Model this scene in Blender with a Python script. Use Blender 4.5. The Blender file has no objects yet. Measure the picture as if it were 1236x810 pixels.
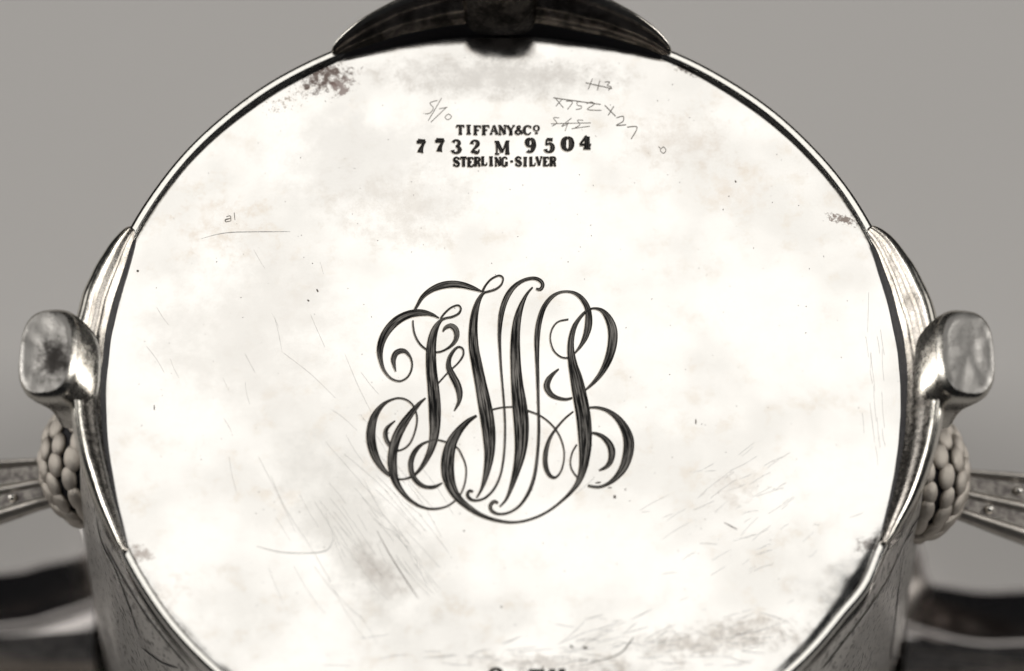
import bpy, bmesh, math, random
from mathutils import Vector, Matrix, noise
random.seed(7)
S = bpy.context.scene
U = 1e-4            # one working unit is a tenth of a millimetre
HC = 1000.0         # height of the upturned base above the table, in units

# ------------------------------------------------------------------ camera
ELEV, DIST, FPX, TX, TY, ROLL = math.radians(65.74), 4000.0, 4075.8, 10.5, 59.8, math.radians(0.9355)
ce, se = math.cos(ELEV), math.sin(ELEV)
CAMP = Vector((TX, TY - DIST * ce, DIST * se))
FWD = Vector((0, ce, -se)); _r = Vector((1, 0, 0)); _u = Vector((0, se, ce))
RGT = _r * math.cos(ROLL) + _u * math.sin(ROLL)
UPV = -_r * math.sin(ROLL) + _u * math.cos(ROLL)
cam_d = bpy.data.cameras.new('camera'); cam = bpy.data.objects.new('camera', cam_d)
S.collection.objects.link(cam); S.camera = cam
cam_d.sensor_width = 36; cam_d.lens = FPX / 1236 * 36
m = Matrix.Identity(4)
for i in range(3):
    m[i][0] = RGT[i]; m[i][1] = UPV[i]; m[i][2] = -FWD[i]
    m[i][3] = (CAMP[i] + (HC if i == 2 else 0)) * U
cam.matrix_world = m
cam_d.clip_start = 0.01; cam_d.clip_end = 50
cam_d.dof.use_dof = True; cam_d.dof.focus_distance = 0.404; cam_d.dof.aperture_fstop = 13

# ------------------------------------------------------------------ world, lamps, exposure
W = bpy.data.worlds.new('World'); S.world = W; W.use_nodes = True
W.node_tree.nodes['Background'].inputs[0].default_value = (0.9, 0.93, 1.0, 1)
W.node_tree.nodes['Background'].inputs[1].default_value = 0.014
S.view_settings.view_transform = 'Standard'; S.view_settings.look = 'None'
S.view_settings.exposure = 0; S.view_settings.gamma = 1
S.render.engine = 'CYCLES'; S.cycles.max_bounces = 8; S.cycles.glossy_bounces = 6
S.cycles.use_denoising = True

def softbox(name, pos, target, sx, sy, power, col=(1, 0.978, 0.942)):
    d = bpy.data.lights.new(name, 'AREA'); d.shape = 'RECTANGLE'; d.size = sx; d.size_y = sy
    d.energy = power; d.color = col
    o = bpy.data.objects.new(name, d); S.collection.objects.link(o)
    o.location = pos
    o.rotation_euler = (Vector(target) - Vector(pos)).to_track_quat('-Z', 'Y').to_euler()
    return o
CEN = (0, 0, 0.1)
# radiance of an area lamp = power / (pi * area)
softbox('key_softbox', (0, 0.47, 1.04), CEN, 0.72, 0.56, 1.46)
softbox('left_strip', (-0.85, 0.25, 0.50), CEN, 0.22, 0.7, 4.2)
softbox('right_strip', (0.85, 0.25, 0.50), CEN, 0.22, 0.7, 4.2)

# ------------------------------------------------------------------ helpers
def V(x, y, z): return (x * U, y * U, (z + HC) * U)

def unproj(px, py, z=0.0):
    """the place on the plane at height z that was measured at (px, py) in the photograph"""
    d = FWD * FPX + RGT * (px - 618) - UPV * (py - 405)
    t = (z - CAMP.z) / d.z
    p = CAMP + d * t
    return p.x, p.y

def link(name, me, mat, parent=None, smooth=True):
    o = bpy.data.objects.new(name, me); S.collection.objects.link(o)
    if mat: me.materials.append(mat)
    if smooth: me.polygons.foreach_set('use_smooth', [True] * len(me.polygons))
    if parent: o.parent = parent
    return o

def mesh(name, verts, faces, mat, parent=None, smooth=True):
    me = bpy.data.meshes.new(name); me.from_pydata(verts, [], faces); me.update()
    return link(name, me, mat, parent, smooth)

def loft(name, rings, mat, parent=None, close_ring=True, cap0=False, cap1=False):
    vs, fs = [], []; n = len(rings[0])
    for r in rings: vs += [V(*p) for p in r]
    for i in range(len(rings) - 1):
        for j in range(n if close_ring else n - 1):
            a, b = i * n + j, i * n + (j + 1) % n
            fs.append((a, b, b + n, a + n))
    if cap0: fs.append(tuple(range(n))[::-1])
    if cap1: fs.append(tuple(range((len(rings) - 1) * n, len(rings) * n)))
    o = mesh(name, vs, fs, mat, parent)
    bm = bmesh.new(); bm.from_mesh(o.data); bmesh.ops.recalc_face_normals(bm, faces=bm.faces); bm.to_mesh(o.data); bm.free()
    return o

def cr(pts, step=1.5):
    """Catmull-Rom through tuples of numbers"""
    out = []; n = len(pts)
    for i in range(n - 1):
        p0, p1, p2, p3 = pts[max(i - 1, 0)], pts[i], pts[i + 1], pts[min(i + 2, n - 1)]
        L = math.hypot(p2[0] - p1[0], p2[1] - p1[1]); k = max(2, int(L / step))
        for s in range(k):
            t = s / k
            out.append(tuple(0.5 * (2 * b + (c - a) * t + (2 * a - 5 * b + 4 * c - d) * t * t + (-a + 3 * b - 3 * c + d) * t ** 3)
                             for a, b, c, d in zip(p0, p1, p2, p3)))
    out.append(tuple(pts[-1])); return out

def sm(a, b, x):
    t = min(1, max(0, (x - a) / (b - a))); return t * t * (3 - 2 * t)

# ------------------------------------------------------------------ materials
def mat_new(name):
    M = bpy.data.materials.new(name); M.use_nodes = True
    nt = M.node_tree; b = nt.nodes['Principled BSDF']
    return M, nt, b
class N:
    def __init__(s, nt): s.nt = nt
    def coord(s, scale=1e4, kind='Object', vec=None):
        c = s.nt.nodes.new('ShaderNodeTexCoord'); mp = s.nt.nodes.new('ShaderNodeMapping')
        mp.inputs['Scale'].default_value = vec or (scale,) * 3
        s.nt.links.new(c.outputs[kind], mp.inputs[0]); return mp.outputs[0]
    def noise(s, co, scale, det=4, rough=.55, dist=0):
        n = s.nt.nodes.new('ShaderNodeTexNoise'); n.inputs['Scale'].default_value = scale
        n.inputs['Detail'].default_value = det; n.inputs['Roughness'].default_value = rough; n.inputs['Distortion'].default_value = dist
        s.nt.links.new(co, n.inputs['Vector']); return n.outputs['Fac']
    def math(s, op, a, b=None, clamp=False):
        n = s.nt.nodes.new('ShaderNodeMath'); n.operation = op; n.use_clamp = clamp
        for i, v in enumerate((a, b)):
            if v is None: continue
            if isinstance(v, (int, float)): n.inputs[i].default_value = v
            else: s.nt.links.new(v, n.inputs[i])
        return n.outputs[0]
    def rng(s, v, a, b, c=0, d=1):
        n = s.nt.nodes.new('ShaderNodeMapRange'); n.interpolation_type = 'SMOOTHSTEP'
        for i, x in zip((1, 2, 3, 4), (a, b, c, d)): n.inputs[i].default_value = x
        s.nt.links.new(v, n.inputs[0]); return n.outputs[0]
    def mix(s, f, a, b):
        n = s.nt.nodes.new('ShaderNodeMix'); n.data_type = 'RGBA'
        for i, v in ((0, f), (6, a), (7, b)):
            if isinstance(v, (int, float)): n.inputs[i].default_value = v
            elif isinstance(v, tuple): n.inputs[i].default_value = (*v, 1)
            else: s.nt.links.new(v, n.inputs[i])
        return n.outputs[2]
    def bump(s, h, strength, dist, prev=None):
        n = s.nt.nodes.new('ShaderNodeBump'); n.inputs['Strength'].default_value = strength; n.inputs['Distance'].default_value = dist
        s.nt.links.new(h, n.inputs['Height'])
        if prev: s.nt.links.new(prev, n.inputs['Normal'])
        return n.outputs[0]
    def blob(s, co, x, y, rx, ry, ang=0):
        """soft elliptical mask at (x, y): 1 in the middle, 0 outside"""
        mp = s.nt.nodes.new('ShaderNodeMapping'); mp.vector_type = 'TEXTURE'
        mp.inputs['Location'].default_value = (x, y, 0); mp.inputs['Rotation'].default_value = (0, 0, math.radians(ang))
        mp.inputs['Scale'].default_value = (rx, ry, 1e6)
        s.nt.links.new(co, mp.inputs[0])
        l = s.nt.nodes.new('ShaderNodeVectorMath'); l.operation = 'LENGTH'; s.nt.links.new(mp.outputs[0], l.inputs[0])
        return s.rng(l.outputs['Value'], 1.0, 0.0)

def plate_material():
    M, nt, b = mat_new('engraved_plate_silver'); n = N(nt); co = n.coord()
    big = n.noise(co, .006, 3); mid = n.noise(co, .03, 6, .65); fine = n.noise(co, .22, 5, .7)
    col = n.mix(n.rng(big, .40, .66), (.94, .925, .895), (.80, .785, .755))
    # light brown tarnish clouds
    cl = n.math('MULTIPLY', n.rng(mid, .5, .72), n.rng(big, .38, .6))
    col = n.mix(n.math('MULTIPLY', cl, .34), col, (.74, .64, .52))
    def stain_and_shade(px, py, rx, ry, ang, sc, lo, hi, colr, amt):  # draws real stains and painted grey reflections alike
        nonlocal col
        x, y = unproj(px, py); bl = n.blob(co, x, y, rx, ry, ang)
        tx = n.noise(co, sc, 6, .72)
        f = n.rng(n.math('ADD', tx, n.math('MULTIPLY', bl, .34)), lo, hi)
        f = n.math('MULTIPLY', n.math('MULTIPLY', f, n.rng(bl, 0, .25)), amt)
        col = n.mix(f, col, colr)
        return f
    st = [stain_and_shade(392, 92, 78, 44, 10, .13, .66, .86, (.10, .07, .06), .95),
          stain_and_shade(455, 200, 190, 120, 0, .012, .45, .8, (.74, .725, .70), .7),  # broad grey reflection painted into the plate colour
          stain_and_shade(430, 640, 200, 90, -55, .012, .45, .8, (.66, .645, .615), .75),  # grey reflection at lower left, put into the colour
          stain_and_shade(300, 400, 200, 160, 0, .012, .5, .85, (.76, .74, .71), .7),  # soft grey reflection on the left, painted as colour
          stain_and_shade(412, 104, 30, 26, 0, .10, .66, .80, (.16, .11, .10), .8),
          stain_and_shade(345, 120, 90, 60, 35, .20, .84, .95, (.3, .25, .2), .8),
          stain_and_shade(1018, 264, 52, 14, -14, .2, .70, .84, (.18, .14, .12), .9),
          stain_and_shade(828, 82, 34, 16, -25, .2, .68, .8, (.15, .13, .12), .85),
          stain_and_shade(885, 230, 120, 80, 0, .05, .66, .95, (.70, .60, .50), .3),
          stain_and_shade(270, 270, 130, 110, 0, .06, .68, .95, (.7, .61, .52), .35),
          stain_and_shade(455, 690, 75, 44, -50, .03, .60, .95, (.42, .38, .35), .55),  # shading of the soft dents, painted grey
          stain_and_shade(480, 250, 170, 110, 0, .03, .62, .95, (.66, .62, .57), .5),
          stain_and_shade(820, 170, 140, 90, 0, .03, .62, .95, (.66, .61, .56), .5),
          stain_and_shade(600, 92, 230, 46, 0, .03, .45, .9, (.56, .54, .515), .8),  # dim edge of the softbox reflection, painted in
          stain_and_shade(890, 590, 90, 60, 20, .07, .70, .95, (.62, .57, .52), .45),
          stain_and_shade(1052, 655, 36, 18, 20, .12, .64, .86, (.2, .17, .16), .7),
          stain_and_shade(870, 770, 190, 44, 8, .06, .62, .9, (.50, .46, .42), .7),
          stain_and_shade(200, 720, 90, 60, 40, .07, .72, .95, (.66, .6, .54), .4),
          stain_and_shade(650, 800, 190, 22, 0, .06, .62, .9, (.5, .46, .42), .6),
          stain_and_shade(168, 668, 34, 22, 0, .1, .66, .84, (.3, .25, .22), .7)]
    # ragged dark edge where the plate meets the ring
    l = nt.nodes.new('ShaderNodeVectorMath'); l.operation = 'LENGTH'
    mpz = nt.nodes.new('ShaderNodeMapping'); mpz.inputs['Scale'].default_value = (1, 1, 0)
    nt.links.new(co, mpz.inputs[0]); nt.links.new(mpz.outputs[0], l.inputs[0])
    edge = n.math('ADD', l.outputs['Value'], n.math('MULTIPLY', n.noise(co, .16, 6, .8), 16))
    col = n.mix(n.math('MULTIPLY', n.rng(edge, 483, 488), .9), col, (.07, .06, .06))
    # pin pricks
    sp = n.noise(co, .35, 2, .5)
    col = n.mix(n.rng(sp, .76, .80), col, (.2, .17, .15))
    nt.links.new(col, b.inputs['Base Color'])
    b.inputs['Metallic'].default_value = 1
    rr = n.rng(mid, .3, .75, .08, .17)
    nt.links.new(rr, b.inputs['Roughness'])
    # hammered unevenness and rubbing marks
    bm_ = n.bump(n.noise(co, .011, 2), .5, 3.2e-4)
    bm_ = n.bump(mid, .25, 3e-5, bm_)
    st1 = n.noise(n.coord(vec=(1e4 * .5, 1e4 * .03, 1e4)), .5, 4)
    bm_ = n.bump(st1, .10, 1.5e-5, bm_)
    bm_ = n.bump(fine, .35, 1e-5, bm_)
    nt.links.new(bm_, b.inputs['Normal'])
    return M

def silver(name, c=(.86, .83, .78), rough=.2, spots=.5, bumpy=.4, scale=.06, dirt=(.12, .1, .09), lo=.56, hi=.72, metal=1):
    M, nt, b = mat_new(name); n = N(nt); co = n.coord()
    a = n.noise(co, scale, 6, .65); f = n.noise(co, scale * 6, 4, .6)
    col = n.mix(n.math('MULTIPLY', n.rng(a, lo, hi), spots), c, dirt)
    nt.links.new(col, b.inputs['Base Color']); b.inputs['Metallic'].default_value = metal
    if not metal: b.inputs['Specular IOR Level'].default_value = .25
    nt.links.new(n.rng(f, .3, .7, rough * .8, rough * 1.3), b.inputs['Roughness'])
    nt.links.new(n.bump(f, bumpy, 2e-5, n.bump(a, bumpy, 8e-5)), b.inputs['Normal'])
    return M

M_plate = plate_material()
M_ring = silver('rim_silver', (.9, .88, .83), .14, .25, .15)
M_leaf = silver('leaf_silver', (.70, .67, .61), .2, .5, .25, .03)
M_shade = silver('shaded_far_leaf_silver', (.62, .54, .47), .2, .7, .6, .03, (.02, .017, .015), .40, .60)  # darker copy of the leaf silver: dark reflections painted into the far foot
M_inner = silver('shaded_inner_leaf_silver', (.26, .243, .222), .24, .6, .3, .03, (.08, .07, .06), .5, .68)  # leaf silver darkened, so inner walls carry their dark reflection as colour
M_foot = silver('foot_silver', (.55, .525, .48), .24, .4, .2, .03, (.2, .17, .15), .5, .68)
M_face = silver('worn_foot_face_silver', (.37, .357, .34), .42, .7, .7, .12, (.12, .11, .1), .55, .75)
M_face_l = silver('spotted_foot_face_silver', (.42, .405, .385), .42, .6, .7, .12, (.12, .11, .1), .55, .75)
nt = M_face_l.node_tree; n = N(nt); co = n.coord(); b = nt.nodes['Principled BSDF']
_x, _y = unproj(66, 434, 86); old = b.inputs['Base Color'].links[0].from_socket
_f = n.math('MULTIPLY', n.rng(n.math('ADD', n.noise(co, .09, 6, .75), n.math('MULTIPLY', n.blob(co, _x, _y, 36, 46, 0), .45)), .56, .9), .95)
nt.links.new(n.mix(_f, old, (.05, .045, .042)), b.inputs['Base Color'])
M_berry = silver('cast_berry_silver', (.60, .55, .49), .4, .5, .6, .07)
M_dark = silver('oxide_and_shade_silver', (.022, .021, .026), .5, .5, .6, .15, (.012, .011, .012), metal=0)  # oxide and recess shade put into one dark colour
M_body = silver('stippled_body_silver', (.70, .68, .65), .38, .7, .7, .10, (.05, .045, .042), .50, .66)
M_lip = silver('lip_silver', (.52, .49, .475), .13, .2, .1, .02)
M_handle = silver('handle_silver', (.62, .58, .53), .42, .4, .5, .06)
M_channel = silver('stippled_handle_channel', (.24, .225, .205), .5, .8, 1.0, .12, (.08, .07, .07), .42, .6)
M_bead = silver('bead_silver', (.8, .77, .72), .18, .1, .1)

def groove_material(name, c0, c1, rough=.35):
    M, nt, b = mat_new(name); n = N(nt)
    co = n.coord(kind='UV', vec=(1, 1, 1))
    mp = n.coord(kind='UV', vec=(9, .022, 1))
    a = n.noise(mp, 1.0, 3, .6)
    sx = nt.nodes.new('ShaderNodeSeparateXYZ'); nt.links.new(co, sx.inputs[0])
    ed = n.rng(n.math('ABSOLUTE', n.math('SUBTRACT', sx.outputs[0], .5)), .5, .26)     # the cut is blackest along both lips
    nt.links.new(n.mix(n.math('MULTIPLY', n.rng(a, .44, .64), ed), c0, c1), b.inputs['Base Color'])
    b.inputs['Metallic'].default_value = .85; b.inputs['Roughness'].default_value = rough
    nt.links.new(n.bump(a, .8, 3e-5), b.inputs['Normal'])
    return M
M_groove = groove_material('cut_groove_tone', (.008, .008, .008), (.36, .34, .315), .42)
M_stamp = groove_material('stamped_groove_tone', (.008, .008, .009), (.17, .155, .145), .45)
M_lit_edge = groove_material('lit_edge_tone', (.74, .68, .60), (.84, .79, .72), .25)
M_hair = groove_material('hairline_scratch_tone', (.26, .235, .21), (.42, .385, .35), .4)
M_faint = groove_material('faint_rub_tone', (.82, .79, .75), (.88, .86, .83), .2)

M_tab, nt, b = mat_new('grey_paper_sweep'); n = N(nt); co = n.coord()
nt.links.new(n.mix(n.noise(co, .002, 3), (.67, .651, .634), (.70, .682, .664)), b.inputs['Base Color'])
b.inputs['Roughness'].default_value = .85; b.inputs['Specular IOR Level'].default_value = .15

# ------------------------------------------------------------------ the surface the cup stands on
bm = bmesh.new(); bmesh.ops.create_grid(bm, x_segments=24, y_segments=24, size=2.5)
me = bpy.data.meshes.new('tabletop'); bm.to_mesh(me); bm.free()
tab = link('tabletop', me, M_tab); tab['kind'] = 'structure'; tab['label'] = 'smooth warm grey paper surface under and behind the silver cup'

# ------------------------------------------------------------------ the cup
cup = bpy.data.objects.new('silver_cup', None); S.collection.objects.link(cup)
cup['label'] = 'upturned sterling silver footed cup showing its engraved monogrammed base'; cup['category'] = 'silver cup'

DENT = math.atan2(unproj(1046, 709)[1], unproj(1046, 709)[0])
def dang(a, b): return abs((a - b + math.pi) % (2 * math.pi) - math.pi)
def sag(x, y):
    """height of the slightly beaten plate"""
    r = math.hypot(x, y); a = math.atan2(y, x)
    z = -2.0 + noise.noise(Vector((x * .006, y * .006, 3))) * 1.6
    w = max(0, 1 - (dang(a, DENT - .10) / .36) ** 2)
    z -= 5.2 * w * w * max(0, (r - 372) / 112) ** 2.4
    w2 = max(0, 1 - (dang(a, math.pi / 2) / .5) ** 2)
    z += 1.8 * w2 * sm(300, 430, r)
    z -= .7 * sm(468, 480, r)
    return z
NA = 360
vs, fs = [V(0, 0, sag(0, 0))], []
NR = 120
for i in range(1, NR + 1):
    r = 481.0 * (i / NR) ** .85
    for j in range(NA):
        a = 2 * math.pi * j / NA; x, y = r * math.cos(a), r * math.sin(a); vs.append(V(x, y, sag(x, y)))
for j in range(NA): fs.append((0, 1 + j, 1 + (j + 1) % NA))
for i in range(NR - 1):
    for j in range(NA):
        a, b_ = 1 + i * NA + j, 1 + i * NA + (j + 1) % NA
        fs.append((a, a + NA, b_ + NA, b_))
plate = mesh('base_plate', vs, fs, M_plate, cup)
# coordinates of the plate material start at the middle of the plate
def lathe(name, prof, mat, parent, na=NA, fr=None):
    rings = []
    for r, z in prof:
        ring = []
        for j in range(na):
            a = 2 * math.pi * j / na; dr, dz = fr(a, r, z) if fr else (0, 0)
            ring.append(((r + dr) * math.cos(a), (r + dr) * math.sin(a), z + dz))
        rings.append(ring)
    return loft(name, rings, mat, parent)
def dent(a, r, z):
    d = (a - DENT + math.pi) % (2 * math.pi) - math.pi
    k = max(0, 1 - abs(d) / .10)
    return (3.5 * k * k * (3 - 2 * k) + .5 * math.sin(a * 23 + 1) * .4, -2.0 * max(0, 1 - (d / .3) ** 2))
ringp = [(476.5, -12), (477, -4), (477.4, 1), (477.9, 3.6), (479, 4.7), (480.6, 5.1), (484, 5.4), (487.4, 5.2), (489, 4.2), (490, 1.5), (490.4, -3), (489.2, -10),
         (489.5, -12), (490.5, -20), (491, -40), (489.5, -46)]
lathe('rim_ring', ringp, M_ring, cup, NA, dent)

# body: from the ring down to the lip
def body_r(z):
    P = [(-44, 486), (-52, 491), (-100, 503), (-200, 514), (-300, 524), (-500, 538), (-700, 543), (-860, 546), (-960, 556)]
    for (z0, r0), (z1, r1) in zip(P, P[1:]):
        if z <= z0 and z >= z1:
            t = (z0 - z) / (z0 - z1); return r0 + (r1 - r0) * t
    return P[-1][1] if z < -900 else P[0][1]
zs = [-44, -48, -52, -60, -70, -80, -90, -100] + [-100 - 20 * i for i in range(1, 44)]
def lobes(a, r, z):
    k = sm(-60, -200, z)
    return (5 * k * math.cos(8 * a) + 2.0 * k * math.sin(24 * a + z * .01), 0)
lathe('body', [(body_r(z), z) for z in zs], M_body, cup, NA, lobes)

# lip: wide, lobed, moulded edge resting on the table
LP = []
for px, py in [(1119, 700), (1149, 709), (1186, 714), (1236, 712)]:
    LP.append(unproj(px, py, -965))
LQ = []
for px, py in [(105, 665), (47, 683), (0, 692)]:
    LQ.append(unproj(px, py, -965))
x1, y1 = LP[0]; x2, y2 = LQ[0]
R_ = LP + [(1010, LP[-1][1] + 22), (1250, LP[-1][1] - 10), (1390, 60), (1390, -110), (1240, -260), (1010, -330), (820, -390), (690, -500), (480, -640),
           (200, -720)]
L_ = [(-200, -720), (-480, -640), (-690, -500), (-820, -390), (-1010, -330), (-1240, -260), (-1390, -110), (-1390, 30), (-1250, 110), (-1010, LQ[-1][1] - 30)] + LQ[::-1]
far = [(-600, y2 + 75), (-470, 480), (-250, 640), (0, 690), (250, 640), (470, 480), (600, y1 + 75)]
ctrl = R_ + L_ + far
def closed(pts, n):
    P = pts[-2:] + pts + pts[:3]; dense = []
    c = cr(P, 6)
    # cut to one loop
    def near(p): return min(range(len(c)), key=lambda i: (c[i][0] - p[0]) ** 2 + (c[i][1] - p[1]) ** 2)
    i0 = min(range(len(c) // 2), key=lambda i: (c[i][0] - pts[0][0]) ** 2 + (c[i][1] - pts[0][1]) ** 2)
    i1 = len(c) // 2 + min(range(len(c) - len(c) // 2), key=lambda i: (c[i + len(c) // 2][0] - pts[0][0]) ** 2 + (c[i + len(c) // 2][1] - pts[0][1]) ** 2)
    c = c[i0:i1]
    L = [0]
    for a, b in zip(c, c[1:] + c[:1]): L.append(L[-1] + math.hypot(b[0] - a[0], b[1] - a[1]))
    out = []; k = 0
    for i in range(n):
        t = L[-1] * i / n
        while L[k + 1] < t: k += 1
        f = (t - L[k]) / (L[k + 1] - L[k]); a, b = c[k], c[(k + 1) % len(c)]
        out.append((a[0] + (b[0] - a[0]) * f, a[1] + (b[1] - a[1]) * f))
    return out
OUT = closed(ctrl, 480)
NO = len(OUT)
INN = []
for i, (x, y) in enumerate(OUT):
    a, b = OUT[i - 3], OUT[(i + 3) % NO]; tx, ty = b[0] - a[0], b[1] - a[1]; l = math.hypot(tx, ty)
    INN.append((ty / l, -tx / l))   # inward or outward, fixed below
if INN[0][0] * (0 - OUT[0][0]) + INN[0][1] * (0 - OUT[0][1]) < 0: INN = [(-a, -b) for a, b in INN]
for _ in range(14):
    INN = [((INN[i - 1][0] + 2 * INN[i][0] + INN[(i + 1) % NO][0]) / 4, (INN[i - 1][1] + 2 * INN[i][1] + INN[(i + 1) % NO][1]) / 4) for i in range(NO)]
lip_prof = [(0, -998), (-2, -975), (-1, -960), (2, -957), (6, -958), (14, -962), (26, -969), (40, -977), (54, -985), (66, -991), (74, -993), (78, -988),
            (85, -984.5), (100, -984.6), (118, -985.8), (134, -988), (140, -993), (144, -994), (150, -991), (156, -986)]
rings = []
for d, z in lip_prof:
    rings.append([(x + nx * d, y + ny * d, z) for (x, y), (nx, ny) in zip(OUT, INN)])
last = rings[-1]
for t, z in ((.12, -972), (.3, -948), (.5, -922), (.7, -895), (.85, -876), (1.0, -858)):
    ring = []
    for x, y, _z in last:
        l = math.hypot(x, y); bx, by = x / l * 571, y / l * 571
        ring.append((x + (bx - x) * t, y + (by - y) * t, z))
    rings.append(ring)
loft('lip', rings, M_lip, cup)

# ---------------- feet with their clasping leaves
def local(phi, r, t, z):
    """r along the outward direction, t sideways"""
    c, s = math.cos(phi), math.sin(phi); return (r * c - t * s, r * s + t * c, z)
def leaf_section(s, H=62, DR=15, R0=477):
    """profile across the leaf: inner wall with soft chased ridges, rolled crest, outer wall"""
    k = max(0.0, 1 - s * s); k2 = k ** .75; q = k ** .5
    h = 11 + (H - 6) * k2; D = 7 + DR * k2; i = R0 + (478 - R0) * (1 - k) ** 1.6; c = i + D
    P = []
    for t in (0, .1, .2, .3, .38, .46, .54, .62, .70, .78, .86, .94):
        rp = 1.3 * q * math.sin(t * 19 + 1.5 * s) * (1 if t > .25 else 0)
        P.append((i + D * (.55 * t + .45 * t * t) + rp, -6 + (h + 6) * min(1, .9 * t + .12 * math.sin(t * 3)) - rp * .6))
    return P + [(c + 3 * q, h + 1.0 * q), (c + 7 * q + 1, h - 3 * q),
            (c + 10 * q + 1, h - 12 * q), (c + 11 * q + 1, h - 24 * q), (c + 9 * q + 1, h - 36 * q),
            (c + 11 * q, .3 * h - 22 * q), (c + 11 * q, -8 - 48 * q), (c + 9 * q, -10 - 74 * q), (c + 4 * q, -12 - 88 * q), (490, -14 - 94 * q), (480, -12 - 78 * q)]
def make_foot(phi, hm, hp, H, DR, R0, fr_dr, fr_dt, minner, mfoot=None, fs=1.0, face=None):
    secs = []
    # oval stub that leans outward and ends in a worn flat face
    prm = [(490, 4, 62, 26, 0), (491, 22, 58, 30, .05), (495, 38, 55.5, 33.5, .12), (502, 54, 56.5, 35.2, .18), (509, 68, 57.5, 35.5, .22), (513.5, 77, 57, 35.5, .24), (516.5, 83, 54.5, 33.8, .24), (518, 85.6, 51, 31, .24)]
    n_ = 56; last_ = None
    for r, z, ht, hr, tilt in prm:
        ring = []
        for j in range(n_):
            a = 2 * math.pi * j / n_; e = 2 / 2.9
            cx = math.copysign(abs(math.cos(a)) ** e, math.cos(a)) * hr; sy = math.copysign(abs(math.sin(a)) ** e, math.sin(a)) * ht * fs
            ring.append(local(phi, r + fr_dr + cx * math.cos(tilt), sy + fr_dt, z - cx * math.sin(tilt)))
        secs.append(ring)
    foot = loft('foot', secs, mfoot or M_foot, cup)
    r, z, ht, hr, tilt = prm[-1]; fr = []
    for k, (sc, dz) in enumerate(((1.0, 0), (.965, .7), (.8, .5), (.6, 0), (.4, .3), (.2, .8), (.02, .6))):
        ring = []
        for j in range(n_):
            a = 2 * math.pi * j / n_; e = 2 / 2.7
            cx = math.copysign(abs(math.cos(a)) ** e, math.cos(a)) * hr * sc; sy = math.copysign(abs(math.sin(a)) ** e, math.sin(a)) * ht * sc * fs
            wob = noise.noise(Vector((cx * .07, sy * .07, phi * 5))) * 1.6 if 0 < k else 0
            ring.append(local(phi, r + fr_dr + cx * math.cos(tilt), sy + fr_dt, z - cx * math.sin(tilt) + dz + wob))
        fr.append(ring)
    loft('worn_face', fr, face or M_face, foot, cap1=True)
    ns = 72; rings_ = []
    for i in range(ns + 1):
        s = -1 + 2 * i / ns; s = math.copysign(1 - (1 - abs(s)) ** 1.15, s) * .999
        a = phi + math.radians(s * (hp if s > 0 else hm))
        ring = []
        for r, z in leaf_section(s, H, DR, R0):
            wob = 1.2 * noise.noise(Vector((s * 6 + phi, r * .03, z * .02)))
            ring.append(((r + wob) * math.cos(a), (r + wob) * math.sin(a), z + wob))
        rings_.append(ring)
    lf = loft('leaf', rings_, M_leaf, foot, cap0=True, cap1=True)
    lf.data.materials.append(M_dark)          # tarnish and painted dark reflection along the foot of the inner wall
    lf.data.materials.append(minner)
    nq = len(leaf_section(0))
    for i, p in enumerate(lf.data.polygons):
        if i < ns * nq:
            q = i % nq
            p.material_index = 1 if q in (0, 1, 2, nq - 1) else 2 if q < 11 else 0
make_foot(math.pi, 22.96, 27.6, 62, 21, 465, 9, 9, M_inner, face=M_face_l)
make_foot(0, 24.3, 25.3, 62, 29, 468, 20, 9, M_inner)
make_foot(math.pi / 2, 24.4, 26.5, 66, 34, 464, 0, 11, M_shade, M_shade, .84)
make_foot(-math.pi / 2, 24.4, 24.4, 62, 20, 477, 0, 0, M_inner)

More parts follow.
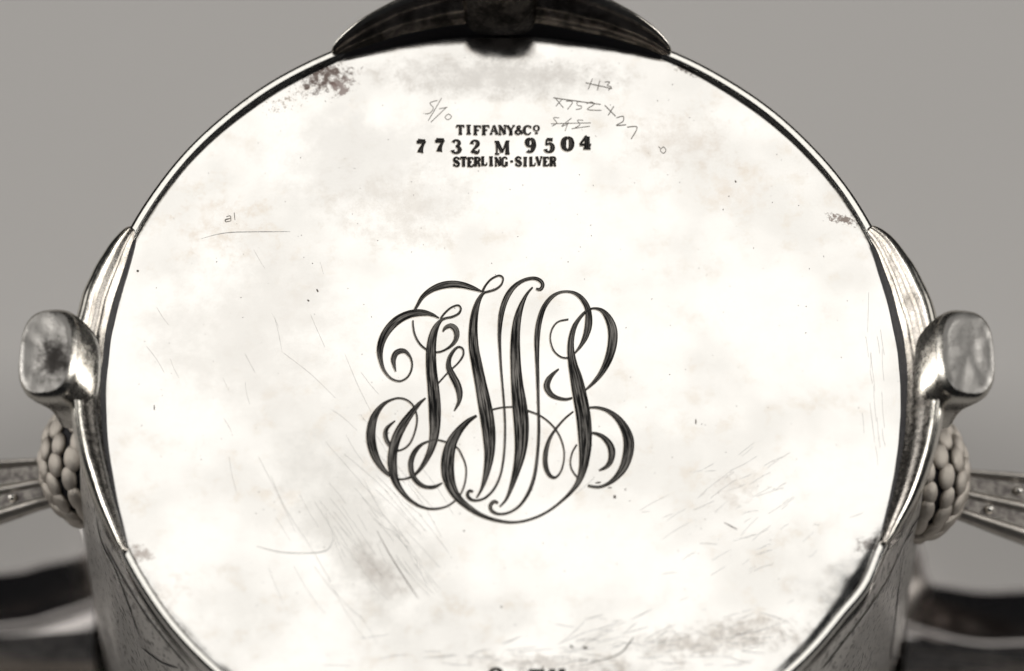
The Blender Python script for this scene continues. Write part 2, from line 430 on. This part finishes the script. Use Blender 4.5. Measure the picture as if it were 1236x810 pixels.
# ---------------- berry bosses and handles
def ellipsoid(name, c, M3, mat, parent, seg=16, ring=10, meshcache={}):
    key = (seg, ring, mat.name)
    if key not in meshcache:
        bm = bmesh.new(); bmesh.ops.create_uvsphere(bm, u_segments=seg, v_segments=ring, radius=1)
        me = bpy.data.meshes.new(name); bm.to_mesh(me); bm.free(); me.materials.append(mat)
        me.polygons.foreach_set('use_smooth', [True] * len(me.polygons)); meshcache[key] = me
    o = bpy.data.objects.new(name, meshcache[key]); S.collection.objects.link(o); o.parent = parent
    m4 = M3.to_4x4(); m4.translation = Vector(V(*c)); o.matrix_world = m4
    return o
def make_boss(sgn):
    c = Vector((sgn * (506 if sgn < 0 else 513), -2, -262)); ax = (66, 84)
    A, B_ = ax
    core = ellipsoid('berry_boss', c, Matrix.Diagonal((A * .97 * U, B_ * .97 * U, A * .97 * U)), M_dark, cup, 32, 20)
    inv = core.matrix_world.inverted()
    for row, be in enumerate((-84, -67, -50.5, -34, -17, 0, 17, 34, 50.5, 67, 84)):
        cb = math.cos(math.radians(be)); ncol = max(1, round(15 * cb ** .8))
        for i in range(ncol):
            th = 2 * math.pi * (i + .5 * (row % 2)) / ncol + random.uniform(-.03, .03) + .1 * sgn
            be2 = math.radians(be + random.uniform(-1.5, 1.5)); cb2 = math.cos(be2)
            d = Vector((sgn * cb2 * math.cos(th), math.sin(be2), cb2 * math.sin(th)))
            if d.x * sgn < -.35: continue
            p = c + Vector((d.x * A, d.y * B_, d.z * A))
            nrm = Vector((d.x / A, d.y / B_, d.z / A)).normalized()
            e1 = Vector((0, 1, 0)); e1 = (e1 - nrm * e1.dot(nrm)); e1 = e1.normalized() if e1.length > .05 else Vector((1, 0, 0)); e2 = nrm.cross(e1)
            sc = random.uniform(.92, 1.05); wd = min(15.5, 2 * math.pi * A * max(cb, .1) / ncol * .5 * 1.08)
            m3 = Matrix((e1 * 17.2 * sc * U, e2 * wd * .75 * sc * U, nrm * 7 * U)).transposed()
            o = ellipsoid('berry', p, m3, M_berry, core, 16, 10)
            mw = o.matrix_world.copy(); o.parent = core; o.matrix_parent_inverse = inv; o.matrix_basis = mw
def make_handle(sgn):
    # centreline in the plane y = const, bowed outward then down to the lip
    path = [(545, -15, -318, 24), (575, -18, -318, 27), (615, -22, -330, 32), (665, -27, -345, 38), (730, -32, -370, 44), (820, -36, -425, 48), (920, -36, -530, 50), (1000, -30, -680, 48), (1050, -20, -840, 44), (1075, -10, -968, 40)]
    path = [(x, y + (9 if sgn > 0 else 3), z + 8, w * 1.24) for x, y, z, w in path]
    pts = cr(path, 12)
    prof = [(-1.0, -.1), (-1.0, .12), (-.93, .24), (-.84, .25), (-.77, .14), (-.72, .04), (-.2, .04), (-.14, .1), (-.07, .17), (.02, .17), (.09, .1), (.14, .04),
            (.56, .02), (.62, .12), (.72, .22), (.84, .16), (.95, .02), (1.0, -.12), (.9, -.3), (.5, -.42), (-.5, -.42), (-.9, -.3)]
    rings_ = []; fr_ = []
    for i, (x, y, z, w) in enumerate(pts):
        a, b = pts[max(i - 1, 0)], pts[min(i + 1, len(pts) - 1)]
        t = Vector((sgn * (b[0] - a[0]), b[1] - a[1], b[2] - a[2])).normalized()
        side = Vector((0, 1, 0)); side = (side - t * side.dot(t)).normalized(); up = t.cross(side)
        if up.z < 0 or (abs(up.z) < .3 and up.x * sgn < 0): up = -up
        fr_.append((Vector((sgn * x, y, z)), side, up, w, t))
        rings_.append([tuple(Vector((sgn * x, y, z)) - side * u * w + up * v * w) for u, v in prof])
    h = loft('handle', rings_, M_handle, cup, cap0=True, cap1=True)
    # stippled sunk channels
    for u0, u1 in ((-.71, -.2), (.145, .56)):
        vs, fs = [], []
        for c, sd, up, w, t in fr_:
            for u in (u0, (u0 + u1) / 2, u1): vs.append(V(*(c - sd * u * w + up * (.05 + .006) * w)))
        for i in range(len(fr_) - 1):
            for j in range(2): a = i * 3 + j; fs.append((a, a + 1, a + 4, a + 3))
        mesh('channel', vs, fs, M_channel, h)
    # beads set in the channels
    for k in range(2, len(fr_) - 2, 3):
        for q, u in ((0, -.45), (1, .34)):
            if (k // 3) % 2 != q: continue
            c, sd, up, w, t = fr_[k]; p = c - sd * u * w + up * .09 * w
            m3 = Matrix((t * 6.5 * U, sd * 6 * U, up * 6 * U)).transposed()
            o = ellipsoid('bead', p, m3, M_bead, h, 16, 10)
for sgn in (-1, 1): make_boss(sgn); make_handle(sgn)

# ---------------- engraving on the plate
def ribbon_mesh(name, strokes, mat, parent, lift=.25, zf=None):
    """strokes: lists of (px, py, full width), measured in the photograph and laid on the plate"""
    vs, fs, uv = [], [], []
    for st in strokes:
        pts = cr(st, 1.2) if len(st) > 2 else [st[0], tuple((a + b) / 2 for a, b in zip(*st)), st[1]]
        n0 = len(vs); L = 0; off = random.uniform(0, 500)
        for i, (x, y, w) in enumerate(pts):
            a, b = pts[max(i - 1, 0)], pts[min(i + 1, len(pts) - 1)]
            tx, ty = b[0] - a[0], b[1] - a[1]; l = math.hypot(tx, ty) or 1; nx, ny = -ty / l, tx / l
            w = max(w, .35)
            if i: L += math.hypot(x - pts[i - 1][0], y - pts[i - 1][1])
            for k in (-.5, 0, .5):
                X, Y = unproj(x + nx * w * k, y + ny * w * k)
                vs.append(V(X, Y, sag(X, Y) + lift)); uv.append((k + .5, L + off))
        for i in range(len(pts) - 1):
            for j in (0, 1):
                a = n0 + i * 3 + j; fs.append((a, a + 1, a + 4, a + 3))
    me = bpy.data.meshes.new(name); me.from_pydata(vs, [], fs); me.update()
    lay = me.uv_layers.new(name='UVMap')
    for lp in me.loops: lay.data[lp.index].uv = uv[lp.vertex_index]
    o = link(name, me, mat, parent, True)
    bm = bmesh.new(); bm.from_mesh(me)
    for f in bm.faces:
        if f.normal.z < 0: f.normal_flip()
    bm.to_mesh(me); bm.free()
    if mat in (M_groove, M_stamp):      # lit edge of the cut, painted as a pale flat ribbon
        ribbon_mesh('lit_edge', [[(x - .55, y + .6, w + (.9 if mat is M_groove else .8)) for x, y, w in st] for st in strokes], M_lit_edge, o if parent is cup else parent, .12)
    return o
ZS = 2.381
def Z(L): return [(420 + x / ZS, 310 + y / ZS, w / ZS * 1.08 + .35) for x, y, w in L]
STROKES = [
 [(262,174,3),(240,163,9),(210,158,17),(175,163,20),(142,180,22),(116,206,21),(99,236,19),(92,268,16),(95,298,11),(105,326,7),(125,348,5),(150,355,4),(172,343,4),(184,318,4),(182,292,5),(168,272,9),(153,268,13),(138,275,14),(131,292,13),(133,310,8),(138,328,2)],
 [(385,98,3),(360,88,11),(330,79,16),(300,76,18),(270,80,18),(240,92,14),(215,112,10),(199,138,7),(192,150,5)],
 [(187,180,3),(188,200,4),(194,225,4),(209,250,4),(232,267,4),(258,272,4),(285,262,5),(305,245,9),(313,225,13),(309,206,15),(295,196,12),(280,202,8),(273,213,3)],
 [(266,176,4),(278,160,4),(296,144,4),(316,137,4),(325,147,4),(318,161,5),(300,170,5),(281,174,5),(266,182,8),(252,203,16),(243,232,22),(239,270,26),(240,320,28),(245,370,30),(249,420,32),(250,460,31),(249,500,26),(242,540,20),(228,575,14),(208,607,9),(185,628,6),(152,637,4),(124,628,7),(100,607,13),(80,575,20),(69,540,24),(66,505,24),(73,465,20),(90,435,13),(112,415,7),(145,404,4),(172,411,4),(190,430,4),(199,462,4),(193,500,4),(176,537,4),(148,554,4),(126,545,8),(113,528,11),(108,510,12),(113,490,9),(136,469,2)],
 [(223,404,3),(205,420,9),(180,450,16),(156,485,22),(139,520,24),(129,560,24),(128,600,24),(136,640,19),(155,672,13),(180,698,9),(212,716,6),(245,722,5),(285,714,4),(318,688,3.5),(336,650,3.5),(340,605,3.5),(328,568,3.5),(309,542,3.5),(262,524,3.5),(235,527,4),(212,537,7),(192,558,12),(181,590,14),(186,625,13),(203,648,12),(225,659,9),(250,658,8),(271,647,3)],
 [(386,100,6),(396,80,4),(412,62,4),(434,52,4),(446,60,4),(441,78,4),(425,91,5),(403,98,5),(388,104,7),(374,128,13),(364,165,19),(360,210,23),(362,260,26),(371,310,28),(381,360,30),(391,410,34),(400,460,36),(406,510,34),(407,560,27),(402,600,20),(393,640,12),(383,668,6),(370,690,3)],
 [(360,673,5),(350,670,7),(344,680,8),(350,692,8),(368,698,5),(395,690,5),(420,665,5),(437,630,5),(446,590,5),(451,540,5),(452,480,5),(449,420,5),(443,350,5),(438,280,6),(436,220,9),(440,170,13),(450,130,14),(465,100,13),(485,78,10),(510,64,8),(535,60,8),(553,67,9),(560,80,9),(553,92,8),(541,90,4)],
 [(531,86,3),(515,105,6),(500,135,12),(488,175,19),(482,220,23),(481,270,26),(483,320,28),(487,370,32),(493,420,38),(498,470,40),(499,520,36),(495,565,29),(485,610,20),(470,660,11),(455,695,6),(437,716,3)],
 [(432,706,5),(421,701,8),(410,712,9),(414,728,8),(435,737,5),(465,732,5),(495,712,6),(520,675,8),(536,630,8),(545,570,7),(549,500,7),(548,430,6),(546,350,8),(544,290,10),(544,230,14),(550,185,14),(563,145,12),(583,117,10),(605,102,6),(630,98,5),(655,104,8),(676,122,12),(690,150,15),(692,190,19),(684,225,15),(670,253,8),(652,276,3)],
 [(640,289,3),(614,287,3),(592,268,3),(582,235,3),(588,205,3),(605,185,3),(634,178,3)],
 [(683,381,3),(706,360,8),(730,330,14),(749,292,20),(760,250,24),(761,210,24),(750,177,19),(731,153,10),(706,146,4),(685,155,6),(666,175,8),(651,200,12),(642,235,15),(641,270,18),(647,310,24),(657,350,32),(667,400,37),(676,450,38),(681,500,37),(682,550,32),(677,600,23),(665,640,15),(645,670,9),(615,700,6),(575,730,5),(530,751,5),(480,761,5),(430,756,7),(385,741,10),(350,720,14),(320,694,18),(300,665,25),(288,625,33),(287,580,34),(297,535,28),(317,500,20),(345,470,12),(370,454,5)],
 [(410,438,3),(440,431,3),(475,429,3)], 
 [(512,438,3),(555,456,3),(590,485,3),(612,520,3),(622,560,3),(618,600,3.5),(606,625,4),(592,633,6),(577,622,10),(568,595,12),(569,560,12),(580,522,8),(600,490,5),(625,462,4),(648,443,3)],
 [(606,321,3),(590,335,8),(577,352,14),(572,372,16),(582,392,13),(600,403,9),(625,408,6),(645,404,4)],
 [(692,432,4),(718,432,6),(747,441,9),(775,462,15),(796,492,22),(807,525,27),(806,560,27),(794,600,22),(773,630,14),(748,650,8),(720,660,6),(690,656,5)],
 [(664,638,3),(645,612,3),(640,588,3),(646,560,3),(658,538,3)],
 [(697,505,4),(712,506,6),(733,516,11),(752,537,16),(759,560,18),(755,585,14),(742,602,9),(722,612,3)],
 [(260,361,2.5),(290,328,3),(316,304,3),(331,282,4),(331,264,4),(318,257,4),(304,268,7),(292,290,10),(290,315,14),(301,340,17),(314,365,18),(321,390,16),(319,415,9),(306,440,2)],
]
mono = ribbon_mesh('monogram', [Z(STROKES[0])], M_groove, cup, .25)
for i, s in enumerate(STROKES[1:]):
    ribbon_mesh('stroke', [Z(s)], M_groove, mono, .28 + .03 * (i + 1))

# stroke letters with slab feet; unit box, y down, (x, y, weight)
B, T_ = .26, .13
G = {
 'T': [[(.5,.05,B),(.5,.95,B)], [(.05,.07,.15),(.95,.07,.15)], [(.08,.07,.1),(.08,.3,.1)], [(.92,.07,.1),(.92,.3,.1)], [(.28,.94,.12),(.72,.94,.12)]],
 'I': [[(.5,.05,B),(.5,.95,B)], [(.22,.06,.12),(.78,.06,.12)], [(.22,.94,.12),(.78,.94,.12)]],
 'F': [[(.3,.05,B),(.3,.95,B)], [(.08,.07,.14),(.92,.07,.14)], [(.9,.07,.1),(.9,.3,.1)], [(.3,.5,.14),(.72,.5,.14)], [(.08,.94,.12),(.55,.94,.12)]],
 'A': [[(.46,.04,.1),(.14,.95,.1)], [(.5,.04,.22),(.84,.95,.24)], [(.26,.64,.12),(.7,.64,.12)], [(.0,.94,.12),(.32,.94,.12)], [(.64,.94,.12),(1.0,.94,.12)]],
 'N': [[(.2,.05,.13),(.2,.95,.13)], [(.2,.05,.22),(.8,.95,.26)], [(.82,.05,.13),(.82,.95,.13)], [(.02,.06,.12),(.3,.06,.12)], [(.04,.94,.12),(.38,.94,.12)], [(.64,.06,.12),(.98,.06,.12)]],
 'Y': [[(.12,.05,.22),(.5,.52,.24)], [(.86,.05,.12),(.5,.52,.12)], [(.5,.5,B),(.5,.95,B)], [(0,.06,.12),(.34,.06,.12)], [(.68,.06,.12),(1,.06,.12)], [(.28,.94,.12),(.72,.94,.12)]],
 '&': [[(.95,.9,.2),(.6,.6,.2),(.32,.3,.2),(.35,.12,.14),(.52,.06,.12),(.62,.18,.14),(.52,.36,.14),(.2,.6,.2),(.12,.76,.24),(.3,.93,.16),(.55,.9,.14),(.78,.66,.1),(.86,.48,.1)]],
 'C': [[(.86,.26,.12),(.74,.1,.14),(.5,.05,.14),(.24,.16,.2),(.14,.5,.28),(.24,.84,.2),(.5,.95,.14),(.74,.9,.12),(.9,.72,.1)], [(.88,.04,.1),(.88,.32,.1)]],
 'O': [[(.5,.05,.13),(.22,.2,.22),(.13,.5,.28),(.22,.8,.22),(.5,.95,.13),(.78,.8,.22),(.87,.5,.28),(.78,.2,.22),(.5,.05,.13)]],
 'S': [[(.82,.28,.1),(.66,.1,.14),(.42,.06,.16),(.18,.2,.2),(.24,.4,.24),(.55,.53,.28),(.82,.7,.24),(.74,.9,.18),(.48,.95,.14),(.22,.86,.12),(.12,.68,.1)], [(.84,.05,.1),(.84,.3,.1)], [(.12,.68,.1),(.12,.96,.1)]],
 'E': [[(.3,.05,B),(.3,.95,B)], [(.08,.07,.14),(.9,.07,.14)], [(.88,.07,.1),(.88,.28,.1)], [(.3,.5,.14),(.7,.5,.14)], [(.08,.93,.14),(.9,.93,.14)], [(.9,.93,.1),(.9,.7,.1)]],
 'R': [[(.26,.05,B),(.26,.95,B)], [(.05,.07,.14),(.5,.06,.14),(.78,.14,.2),(.8,.34,.24),(.62,.48,.16),(.3,.5,.12)], [(.5,.5,.2),(.72,.7,.24),(.8,.93,.2),(.98,.92,.1)], [(.05,.94,.12),(.5,.94,.12)]],
 'L': [[(.3,.05,B),(.3,.95,B)], [(.08,.06,.12),(.54,.06,.12)], [(.08,.93,.14),(.9,.93,.14)], [(.9,.93,.1),(.9,.64,.1)]],
 'G': [[(.84,.26,.12),(.72,.1,.14),(.5,.05,.14),(.24,.16,.2),(.14,.5,.28),(.24,.84,.2),(.5,.95,.14),(.76,.88,.14)], [(.78,.56,.24),(.78,.95,.24)], [(.58,.56,.12),(.98,.56,.12)]],
 'V': [[(.16,.05,.24),(.5,.95,.2)], [(.84,.05,.12),(.52,.95,.12)], [(0,.06,.12),(.36,.06,.12)], [(.66,.06,.12),(1,.06,.12)]],
 'M': [[(.14,.05,.12),(.14,.95,.1)], [(.16,.05,.24),(.5,.86,.2)], [(.82,.05,.1),(.5,.86,.1)], [(.84,.05,.22),(.84,.95,.22)], [(0,.06,.1),(.24,.06,.1)], [(.76,.06,.1),(1,.06,.1)], [(0,.95,.1),(.3,.95,.1)], [(.68,.95,.1),(1,.95,.1)]],
 'H': [[(.22,.05,B),(.22,.95,B)], [(.78,.05,B),(.78,.95,B)], [(.22,.5,.14),(.78,.5,.14)], [(.03,.06,.12),(.42,.06,.12)], [(.58,.06,.12),(.97,.06,.12)], [(.03,.94,.12),(.42,.94,.12)], [(.58,.94,.12),(.97,.94,.12)]],
 '-': [[(.3,.5,.18),(.7,.5,.18)]],
 '7': [[(.12,.3,.1),(.14,.08,.14)], [(.12,.12,.26),(.5,.14,.26),(.9,.1,.2)], [(.88,.1,.12),(.64,.4,.16),(.48,.7,.26),(.44,.92,.34)]],
 '3': [[(.2,.24,.2),(.3,.1,.14),(.5,.05,.12),(.72,.14,.18),(.76,.28,.22),(.66,.42,.16),(.46,.48,.1)], [(.46,.48,.1),(.7,.54,.18),(.84,.72,.26),(.72,.9,.18),(.48,.96,.12),(.26,.92,.14),(.18,.76,.26)]],
 '2': [[(.2,.32,.24),(.26,.12,.14),(.5,.05,.12),(.76,.16,.2),(.78,.32,.24),(.6,.52,.16),(.32,.72,.1),(.16,.92,.1)], [(.18,.88,.14),(.4,.84,.18),(.66,.92,.2),(.86,.86,.12),(.9,.68,.08)]],
 '9': [[(.5,.05,.13),(.26,.14,.24),(.2,.32,.28),(.3,.52,.2),(.52,.57,.1),(.72,.46,.18),(.8,.3,.24),(.7,.12,.2),(.5,.05,.13)], [(.8,.3,.24),(.8,.56,.28),(.66,.86,.2),(.42,.96,.12),(.24,.86,.24)]],
 '5': [[(.24,.08,.18),(.8,.08,.2)], [(.24,.06,.1),(.2,.48,.1)], [(.2,.48,.1),(.48,.36,.14),(.76,.48,.24),(.82,.7,.28),(.68,.9,.2),(.44,.96,.12),(.24,.9,.16),(.18,.76,.24)]],
 '0': [[(.5,.05,.14),(.24,.2,.26),(.16,.5,.32),(.24,.8,.26),(.5,.95,.14),(.76,.8,.26),(.84,.5,.32),(.76,.2,.26),(.5,.05,.14)]],
 '4': [[(.6,.04,.12),(.12,.66,.12)], [(.08,.68,.14),(.95,.68,.14)], [(.64,.1,.3),(.64,.92,.32)], [(.36,.94,.12),(.92,.94,.12)]],
}
def glyph(ch, x, y, w, h, rot=0, wt=1.0, jig=0.0):
    out = []
    c, s = math.cos(rot), math.sin(rot)
    for st in G[ch]:
        out.append([(x + (u * w) * c - (v * h) * s, y + (u * w) * s + (v * h) * c, q * h * wt * 1.27) for u, v, q in st])
    return out
def stamp(name, chars, lift=.25):
    """chars: (character, left x, top y, width, height, tilt)"""
    root = None
    for ch, x, y, w, h, rot in chars:
        rot += random.uniform(-.035, .035); y += random.uniform(-.3, .3); h *= random.uniform(.97, 1.03)
        if root is None: root = ribbon_mesh(name, glyph(ch, x, y, w, h, rot), M_stamp, cup, lift)
        else: ribbon_mesh('character', glyph(ch, x, y, w, h, rot), M_stamp, root, lift)
    return root
stamp('maker_mark', [(c, 550.5 + i * 10.15, 150.4 + random.uniform(-.3, .3), 10.4 if c != 'I' else 10, 11.6, 0) for i, c in enumerate('TIFFANY&C')] + [('O', 643.5, 150.6, 8, 7.6, 0), ('-', 643, 156, 9, 9, 0)])
stamp('pattern_number', [('7', 503, 167, 12, 17, .04), ('7', 525, 166.5, 12.5, 17.5, .02), ('3', 544.5, 167.5, 13, 17, 0), ('2', 567, 168, 12.5, 16.5, 0), ('M', 597, 169, 18, 16.5, -.02),
                         ('9', 634, 165.5, 13, 17.5, 0), ('5', 657, 166, 13, 17, .02), ('0', 678, 164, 14.5, 17, 0), ('4', 698.5, 162.5, 16, 17, .02)])
stamp('metal_mark', [(c, 547 + i * 8.3, 188.3 + random.uniform(-.3, .3), 8.4, 11.6, 0) for i, c in enumerate('STERLING-SILVER')])
stamp('lower_mark', [('O', 590, 805, 17, 18, 0), ('T', 638, 807.5, 20, 19, 0), ('H', 662, 807, 21, 19, 0)])

def hair(name, strokes, mat=None, parent=cup): return ribbon_mesh(name, strokes, mat or M_hair, parent, .2)
h = .9
hair('scratched_number', [[(528,121,h),(519,124,h),(523,130,h),(519,136,h),(513,137,h)], [(533,118,h),(517,145,h)], [(530,131,h),(540,129,h)], [(539,129,h),(520,147,h)], [(541,137,h),(537,141,h),(541,144,h),(545,140,h),(541,137,h)]])
hair('scratched_number', [[(715,95,1.1),(710,108,1.1)], [(724,97,1.1),(721,109,1.1)], [(730,99,1.1),(736,99,1.1),(733,103,1.1),(738,105,1.1),(734,109,1.1)], [(707,100,1.2),(739,107,1.2)]])
hair('scratched_number', [[(668,118,1.2),(725,126,1.2)], [(671,119,1),(680,130,1)], [(679,119,1),(671,128,1)], [(683,122,1),(691,123,1),(685,132,1)], [(703,123,1),(697,123,1),(697,127,1),(702,128,1),(701,131,1),(695,132,1)], [(708,125,1),(714,123,1),(717,126,1),(709,132,1),(726,133,1)]])
hair('scratched_number', [[(730,127,1.3),(743,140,1.3)], [(741,128,1.1),(734,139,1.1)], [(744,142,1.2),(752,140,1.2),(752,146,1.2),(744,151,1.2),(756,150,1.2)], [(757,153,1.2),(769,153,1.2),(762,167,1.2)]])
hair('scratched_number', [[(675,142,h),(668,142,h),(672,148,h),(666,152,h)], [(690,142,h),(678,152,h),(686,149,h)], [(686,147,h),(682,158,h)], [(704,145,h),(697,145,h),(700,150,h),(694,154,h)], [(665,149,h),(713,148,h)], [(690,155,h),(712,152,h)]])
hair('scratched_number', [[(795,176,h),(797,178,h)], [(801,176,h),(797,180,h),(801,184,h),(804,180,h),(801,176,h)]])
hair('scratched_mark', [[(273,261,.8),(278,260,1),(278.5,266,.9)], [(278,263,1),(272,264.5,1.6),(272.5,267,1),(278,266,.8)], [(282.5,256,1.1),(283.5,265,.8)]])

# fine wear: nobody could count it
wear = []
def rs(cx, cy, rx, ry, n_, ang, spread, lmin, lmax, w):
    for _ in range(n_):
        x = random.gauss(cx, rx); y = random.gauss(cy, ry); X, Y = unproj(x, y)
        if math.hypot(X, Y) > 455: continue
        a = math.radians(ang + random.gauss(0, spread)); l = random.uniform(lmin, lmax); bnd = random.uniform(-.25, .25) * l * .3
        dx, dy = math.cos(a) * l / 2, math.sin(a) * l / 2
        wear.append([(x - dx, y - dy, .35), (x + bnd * dy / l, y - bnd * dx / l, w * random.uniform(.6, 1.1)), (x + dx, y + dy, .35)])
rs(430, 620, 40, 70, 22, 58, 9, 20, 110, .45)
rs(890, 645, 60, 50, 30, -20, 14, 6, 24, .4)
rs(860, 775, 90, 16, 90, -8, 14, 8, 46, .8)
rs(640, 792, 90, 10, 40, -5, 10, 8, 40, .7)
rs(880, 620, 50, 40, 26, -32, 8, 12, 40, .35)
rs(1058, 430, 9, 120, 18, 84, 6, 10, 50, .4)
rs(300, 470, 60, 110, 14, 68, 12, 14, 60, .35)
rs(470, 660, 40, 50, 40, 52, 7, 20, 80, .25)
o = hair('rubbed_hairlines', wear, M_faint); o['kind'] = 'stuff'
pits = []
for _ in range(260):
    a = random.uniform(0, 2 * math.pi); q = 450 * math.sqrt(random.random()); x, y = 612 + q * math.cos(a), 440 + q * .9 * math.sin(a)
    X, Y = unproj(x, y)
    if math.hypot(X, Y) > 455: continue
    l = random.uniform(.5, 1.6); b2 = random.uniform(0, math.pi); pits.append([(x, y, random.uniform(.5, 1.1)), (x + l * math.cos(b2), y + l * math.sin(b2), random.uniform(.4, .9))])
for x, y, w, l, an in [(742,599,4,4,100),(755,590,1.6,3,100),(736,588,1.6,5,0),(722,582,2.4,7,-8),(840,508,2,6,90),(655,805,4,2,0),(706,781,4,6,15),(690,780,3,5,40),(882,634,1.3,18,28),(186,491,1.6,6,90),
                       (166,326,3,3,20),(383,350,2.2,4,60),(372,362,2,3,30),(560,640,2,2,0),(605,732,2.4,2,0),(873,252,2.4,1,0),(880,236,2,1,0),(888,218,2,3,60)]:
    dx, dy = math.cos(math.radians(an)) * l / 2, math.sin(math.radians(an)) * l / 2
    pits.append([(x - dx, y - dy, w * .5), (x, y, w), (x + dx, y + dy, w * .6)])
o = hair('pits', pits); o['kind'] = 'stuff'
hair('long_scratch', [[(310,659,.5),(340,666,1),(375,667,1.1),(395,663,.9),(402,650,.6)]], M_faint)
hair('long_scratch', [[(455,640,.5),(470,668,1.1),(490,700,1.2),(505,722,.5)]])
hair('long_scratch', [[(243,287,.4),(275,280,.9),(330,279,.8),(350,279,.4)]], M_faint)
hair('long_scratch', [[(700,803,.6),(745,790,1.4),(760,775,1.8),(765,768,.7)]])

# chased outlines of the leaves on the body
def on_body(px, py, off=.6):
    z = -47.0
    while z > -900:
        x, y = unproj(px, py, z)
        if math.hypot(x, y) <= body_r(z) + lobes(math.atan2(y, x), 0, z)[0]: break
        z -= 1.0
    return Vector((x, y, z))
def chased(pts, w):
    P = cr([(a, b, w) for a, b in pts], 3); Q = [on_body(a, b) for a, b, _ in P]
    vs, fs = [], []
    for i, q in enumerate(Q):
        t = (Q[min(i + 1, len(Q) - 1)] - Q[max(i - 1, 0)]).normalized(); nn = Vector((q.x, q.y, 0)).normalized(); sd = t.cross(nn).normalized()
        ww = w * min(1, .3 + min(i, len(Q) - 1 - i) * .15)
        q = Vector((q.x, q.y, q.z)) + nn * .8
        for k in (-1, 0, 1): vs.append(V(*(q + sd * ww * k)))
    for i in range(len(Q) - 1):
        for j in (0, 1): a = i * 3 + j; fs.append((a, a + 1, a + 4, a + 3))
    mesh('chased_line', vs, fs, M_dark, cup)
for pts, w in (([(116, 622), (122, 652), (138, 685), (153, 724), (169, 768)], 2.2), ([(126, 655), (150, 700), (181, 749), (228, 806)], 1.8), ([(171, 781), (195, 799), (215, 806)], 1.6),
               ([(1110, 622), (1095, 647), (1070, 701), (1039, 747), (992, 808)], 1.6), ([(1102, 640), (1093, 656), (1085, 704), (1080, 750), (1075, 792), (1082, 792), (1095, 776), (1106, 750), (1108, 730)], 1.8)):
    chased(pts, w)
